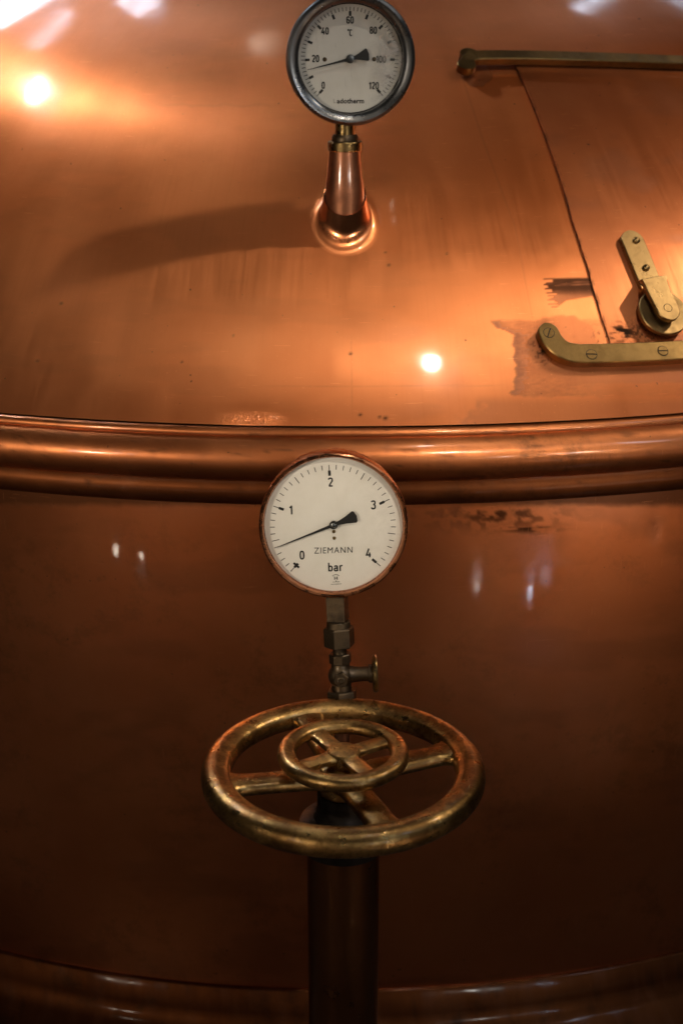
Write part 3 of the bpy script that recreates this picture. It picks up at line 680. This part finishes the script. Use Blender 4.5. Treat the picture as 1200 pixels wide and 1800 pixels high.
link('dial_screw', G(join(lathe([(0, .0006), (.0017, .0003), (.0019, -.0012)], 16, 'f', T=Matrix.Translation((0, 0, -13 * K))), lathe([(0, .0006), (.0017, .0003), (.0019, -.0012)], 16, 'f', T=Matrix.Translation((0, 0, -25 * K))))), M['fit'], dial)
link('pointer', G(pointer(107 * K, 42 * K, R_(-109.4), .0022, .0018, 22 * K, .0045)), M['black'], pg, smooth=False)
link('pointer_hub', G(lathe([(.0045, .001), (.0045, .0038), (.0038, .0042), (.0030, .0040), (.0029, .0036), (0, .0036)], 32, 'f')), M['black'], pg)
link('pointer_cap', G(lathe([(.0027, .0036), (.0026, .0046), (.0015, .0051), (0, .0052)], 24, 'f')), M['steel'], pg)
link('glass', G(lathe([(0, .0062), (RG - .0056, .0060)], 96, 'f')), M['glass'], pg)
def zl(py): return GL - (py - 922) * .000668 - (GL - .104)
# square stem under the case
link('stem', ngon_prism(4, .0141, zl(1083), zl(1040), R_(45 - 14), .001), M['bronze'], pg, angle=30)
link('stem_neck', lathe([(0, zl(1096)), (.0082, zl(1096)), (.0082, zl(1082)), (0, zl(1082))], 32), M['bronze'], pg)

gv_ = thing('gauge_cock', PIV, 'dark bronze shut-off cock with small brass disc handle under pressure gauge', 'valve', mat3=MAT3)
def zq(py): return (1226 - py) * .000668
link('union_ring', lathe(rounded(.0135, zq(1107), .0128, zq(1093), .0012), 40), M['bronze'], gv_)
link('union_nut', ngon_prism(6, .0170, zq(1137), zq(1104), R_(12), .0014), M['bronze'], gv_, angle=25)
link('neck', lathe([(0, zq(1150)), (.0078, zq(1150)), (.0075, zq(1136)), (0, zq(1136))], 32), M['bronze'], gv_)
link('collar', ngon_prism(8, .0122, zq(1166), zq(1149), R_(10), .001), M['bronze'], gv_, angle=25)
zbc = zq(1188)
link('cock_body', lathe([(0, zq(1213)), (.011, zq(1213)), (.0112, zq(1206))] + [(.0142 * math.cos(R_(a)), zbc + .0142 * math.sin(R_(a))) for a in range(-40, 41, 8)] + [(.0100, zq(1168)), (.0098, zq(1165)), (0, zq(1165))], 40), M['bronze'], gv_)
link('front_plug', join(ngon_prism(6, .0088, .010, .0165, .3, .001, T=Matrix.Translation((0, 0, zbc)) @ Matrix.Rotation(R_(90), 4, 'X')), lathe([(.0042, .0160), (.0042, .0182), (.0030, .0186), (.0026, .0175), (0, .0175)], 24, 'f', T=Matrix.Translation((0, 0, zbc)))), M['bronze'], gv_, angle=28)
Tz = Matrix.Translation((0, 0, zbc + .001))
link('side_arm', lathe([(0, .008), (.0100, .008), (.0085, .016), (.0080, .022), (.0082, .030), (.0100, .0305), (.0104, .036), (0, .036)], 32, 'x', T=Tz), M['bronze'], gv_)
link('disc_handle', lathe([(0, .0345), (.0190, .0345), (.0207, .0358), (.0210, .0385), (.0200, .0402), (.0150, .0405), (0, .0400)], 56, 'x', T=Tz), M['fit'], gv_)
link('foot_nut', ngon_prism(6, .0168, zq(1240), zq(1212), R_(20), .0014), M['bronze'], gv_, angle=25)
inv = Matrix(MAT3).transposed().to_4x4(); inv.translation = Vector(PIV); inv = inv.inverted()
b0 = Vector(PIV); pts = [b0 + Vector((0, 0, -.004)), b0 + Vector((0, .001, -.05)), b0 + Vector((0, .004, -.085)), b0 + Vector((0, .016, -.108)), b0 + Vector((0, .04, -.118)), b0 + Vector((0, .10, -.119)), Vector((b0.x, -1.435, b0.z - .119))]
link('feed_pipe', tube([inv @ Vector(p) for p in spline(pts, 40)], .0085), M['nozzle'], gv_)

# ------------------------------------------------------------------ thermometer
zt0 = zc2; TG = on_plane_y(615, 104, TB.y - .012)
yaw = R_(5)
th = thing('thermometer', (TB.x, TB.y, zt0), 'round dial thermometer in a steel bezel on the copper dome sleeve', 'thermometer')
th.rotation_euler = (0, 0, yaw)
ZT = TG[2] - zt0; XT = TG[0] - TB.x; KT = .00064; RT_ = .0764
def Gt(me):
    for v in me.vertices: v.co.z += ZT; v.co.x += XT; v.co.y -= .012
    return me
link('neck_pipe', lathe([(0, -.004), (.0116, -.004), (.0116, ZT - RT_ + .004), (0, ZT - RT_ + .004)], 40), M['fit'], th)
zn = on_plane_y(608, 236, TB.y)[2] - zt0
link('neck_nut', lathe([(0, -.001), (.0158, -.001), (.0162, .001), (.0160, zn - .003), (.0140, zn), (0, zn)], 40), M['bronze'], th)
link('case', Gt(lathe([(0, -.040), (RT_ - .006, -.040), (RT_ - .002, -.037), (RT_ - .0015, -.010), (RT_ - .004, -.006)], 96, 'f')), M['steel'], th)
link('bezel', Gt(lathe([(RT_ - .003, -.014), (RT_ - .0008, -.013), (RT_, -.010), (RT_, .000), (RT_ - .0012, .0045), (RT_ - .0045, .0065), (RT_ - .0095, .0058), (RT_ - .0122, .0040), (RT_ - .0136, .0015), (RT_ - .0138, -.0125)], 128, 'f')), M['steel'], th)
link('seal_ring', Gt(lathe([(RT_ - .0137, -.0062), (RT_ - .0142, -.0060), (RT_ - .0147, -.0070), (RT_ - .0148, -.0120)], 96, 'f')), M['dark'], th)
dt = link('dial', Gt(lathe([(0, -.0115), (RT_ - .0124, -.0115), (RT_ - .0124, -.013)], 96, 'f')), M['dialt'], th)
W1 = -.0112; KD = .00064
def ang120(v): return R_(-137 + 274 * v / 120)
tk = []
for i in range(61):
    a = ang120(2 * i)
    if i % 5 == 0: tk += [bar(a, 83 * KD, 91 * KD, 1.3 * KD, W1), bar(a, 75 * KD, 83.5 * KD, 4.6 * KD, W1)]
    else: tk.append(bar(a, 84 * KD, 91 * KD, 1.3 * KD, W1))
link('scale_marks', Gt(join(*tk)), M['black'], dt, smooth=False)
for t, x, y in (('0', 564, 148), ('20', 550, 100.5), ('40', 567.5, 52), ('60', 614, 33), ('80', 657, 51), ('100', 672, 102), ('120', 659, 149)):
    link('numeral', Gt(place(glyphs(t, 12.5 * KD, .19, .95), (x - 614) * KD, (101 - y) * KD, W1)), M['black'], dt, smooth=False)
link('lettering', Gt(place(glyphs('°C', 12 * KD, .17, .9, .05), -.5 * KD, 46 * KD, W1)), M['black'], dt, smooth=False)
def wfit(me, wpx):
    co = np.zeros(len(me.vertices) * 3); me.vertices.foreach_get('co', co); co = co.reshape(-1, 3); co[:, 0] *= wpx * KD / (co[:, 0].max() - co[:, 0].min()); me.vertices.foreach_set('co', co.reshape(-1)); return me
link('lettering', Gt(place(wfit(text_mesh('adotherm', 8.2 * KD, 1.4, offset=.035, space=1.05), 51), 1 * KD, -75.5 * KD, W1)), M['black'], dt, smooth=False)
link('lettering', Gt(place(text_mesh('L', 7.2 * KD, 1.1), -28.5 * KD, -75.5 * KD, W1)), M['fadedblack'], dt, smooth=False)
for x in (-47, 45): link('dial_screw', Gt(lathe([(0, .0006), (.0022, .0004), (.0026, 0)], 20, 'f', T=Matrix.Translation((x * KD, -W1, -1 * KD)))), M['bronze'], dt)
link('pointer', Gt(pointer(82 * KD, 34 * KD, R_(-103.5), -.0075, .0019, 23 * KD, .004)), M['black'], th, smooth=False)
link('pointer_hub', Gt(lathe([(.0050, -.0112), (.0050, -.0062), (.0044, -.0056), (.0022, -.0054), (.0020, -.0046), (0, -.0045)], 32, 'f')), M['steel'], th)
gme = lathe([(0, -.0022), (RT_ - .0124, -.0026)], 96, 'f'); go = link('glass', gme, M['glasst'], th); go.location = (XT, -.012, ZT)

# ------------------------------------------------------------------ handwheels on the valve column
AX = on_plane_y(603, 1356, -1.80); AXx, AXy = AX[0], -1.80
z_big = AX[2]; z_small = on_plane_y(603, 1325, -1.80)[2]
colm = thing('valve_column', (AXx, AXy, 0), 'dark copper column standing upright beneath the big brass handwheel', 'valve')
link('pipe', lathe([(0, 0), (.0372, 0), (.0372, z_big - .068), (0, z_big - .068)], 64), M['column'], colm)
link('collar', lathe([(.0370, z_big - .085), (.0440, z_big - .083), (.0455, z_big - .079), (.0455, z_big - .060), (.0440, z_big - .056), (.0340, z_big - .052), (0, z_big - .052)], 64), M['soot_dark'], colm)
link('bonnet', lathe([(0, z_big - .054), (.031, z_big - .054), (.0280, z_big - .045), (.0265, z_big - .040), (.0265, z_big - .022), (0, z_big - .022)], 56), M['soot_dark'], colm)
link('spindle', lathe([(0, z_big - .03), (.0085, z_big - .03), (.0085, z_small - .006), (0, z_small - .006)], 24), M['nozzle'], colm)
def wheel(name, z, Rc, ar, az_, hub_r, hub_z0, hub_z1, spw, spt, angs, label, spin, dish, domed):
    t = thing(name, (AXx, AXy, z), label, 'handwheel', 'brass handwheels')
    sec = []
    for k in range(28):
        a = 2 * math.pi * k / 28; c, s_ = math.cos(a), math.sin(a)
        sec.append((Rc + ar * math.copysign(abs(c) ** .9, c) - (ar * .16 if c < -.55 and s_ > -.3 else 0), az_ * math.copysign(abs(s_) ** .92, s_)))
    link('rim', lathe(sec, 128, closed=True), M['brass'], t, angle=60)
    hp = [(0, hub_z0), (hub_r * .92, hub_z0), (hub_r, hub_z0 + .002), (hub_r, hub_z1 - .003), (hub_r * .88, hub_z1 - .0008)]
    hp += ([(hub_r * .6, hub_z1 - .0002), (hub_r * .3, hub_z1 + .0002), (0, hub_z1 + .0003)] if domed else [(hub_r * .5, hub_z1), (0, hub_z1)])
    link('hub', lathe(hp, 48), M['brass'], t)
    me0 = None
    for a in angs:
        if me0 is None:
            V, Fc = [], []; n = 22; m = 12; r0, r1 = hub_r * .55, Rc - ar * .35
            for i in range(n + 1):
                u = i / n; r = r0 + (r1 - r0) * u; e = max(0, (u - .78) / .22); e0 = max(0, (.22 - u) / .22)
                wd = spw * (1 + 1.1 * e ** 2 + .35 * e0 ** 2); tt = spt * (1 + .35 * e ** 2 + .4 * e0); zc_ = -dish * (1 - u) ** 1.2
                for k in range(m):
                    b = 2 * math.pi * k / m; c, s_ = math.cos(b), math.sin(b)
                    V.append((r, wd * math.copysign(abs(c) ** .55, c), zc_ + tt * math.copysign(abs(s_) ** .6, s_)))
            for i in range(n):
                for k in range(m):
                    j = (k + 1) % m; Fc.append((i * m + k, i * m + j, (i + 1) * m + j, (i + 1) * m + k))
            me0 = fix(md(V, Fc))
        o = link('spoke', me0, M['brass'], t, angle=50); o.rotation_euler = (0, 0, R_(a))
    return t
wheel('handwheel', z_big, .1290, .0140, .0136, .024, -.026, .010, .0145, .0072, (19, 109, 194, 291), 'large brass handwheel with four spokes on the column', 0, .006, False)
wheel('handwheel', z_small, .0575, .0088, .0078, .0172, -.020, .0056, .0092, .0040, (30, 123, 212, 300), 'small brass handwheel stacked above the larger one', 0, .001, True)
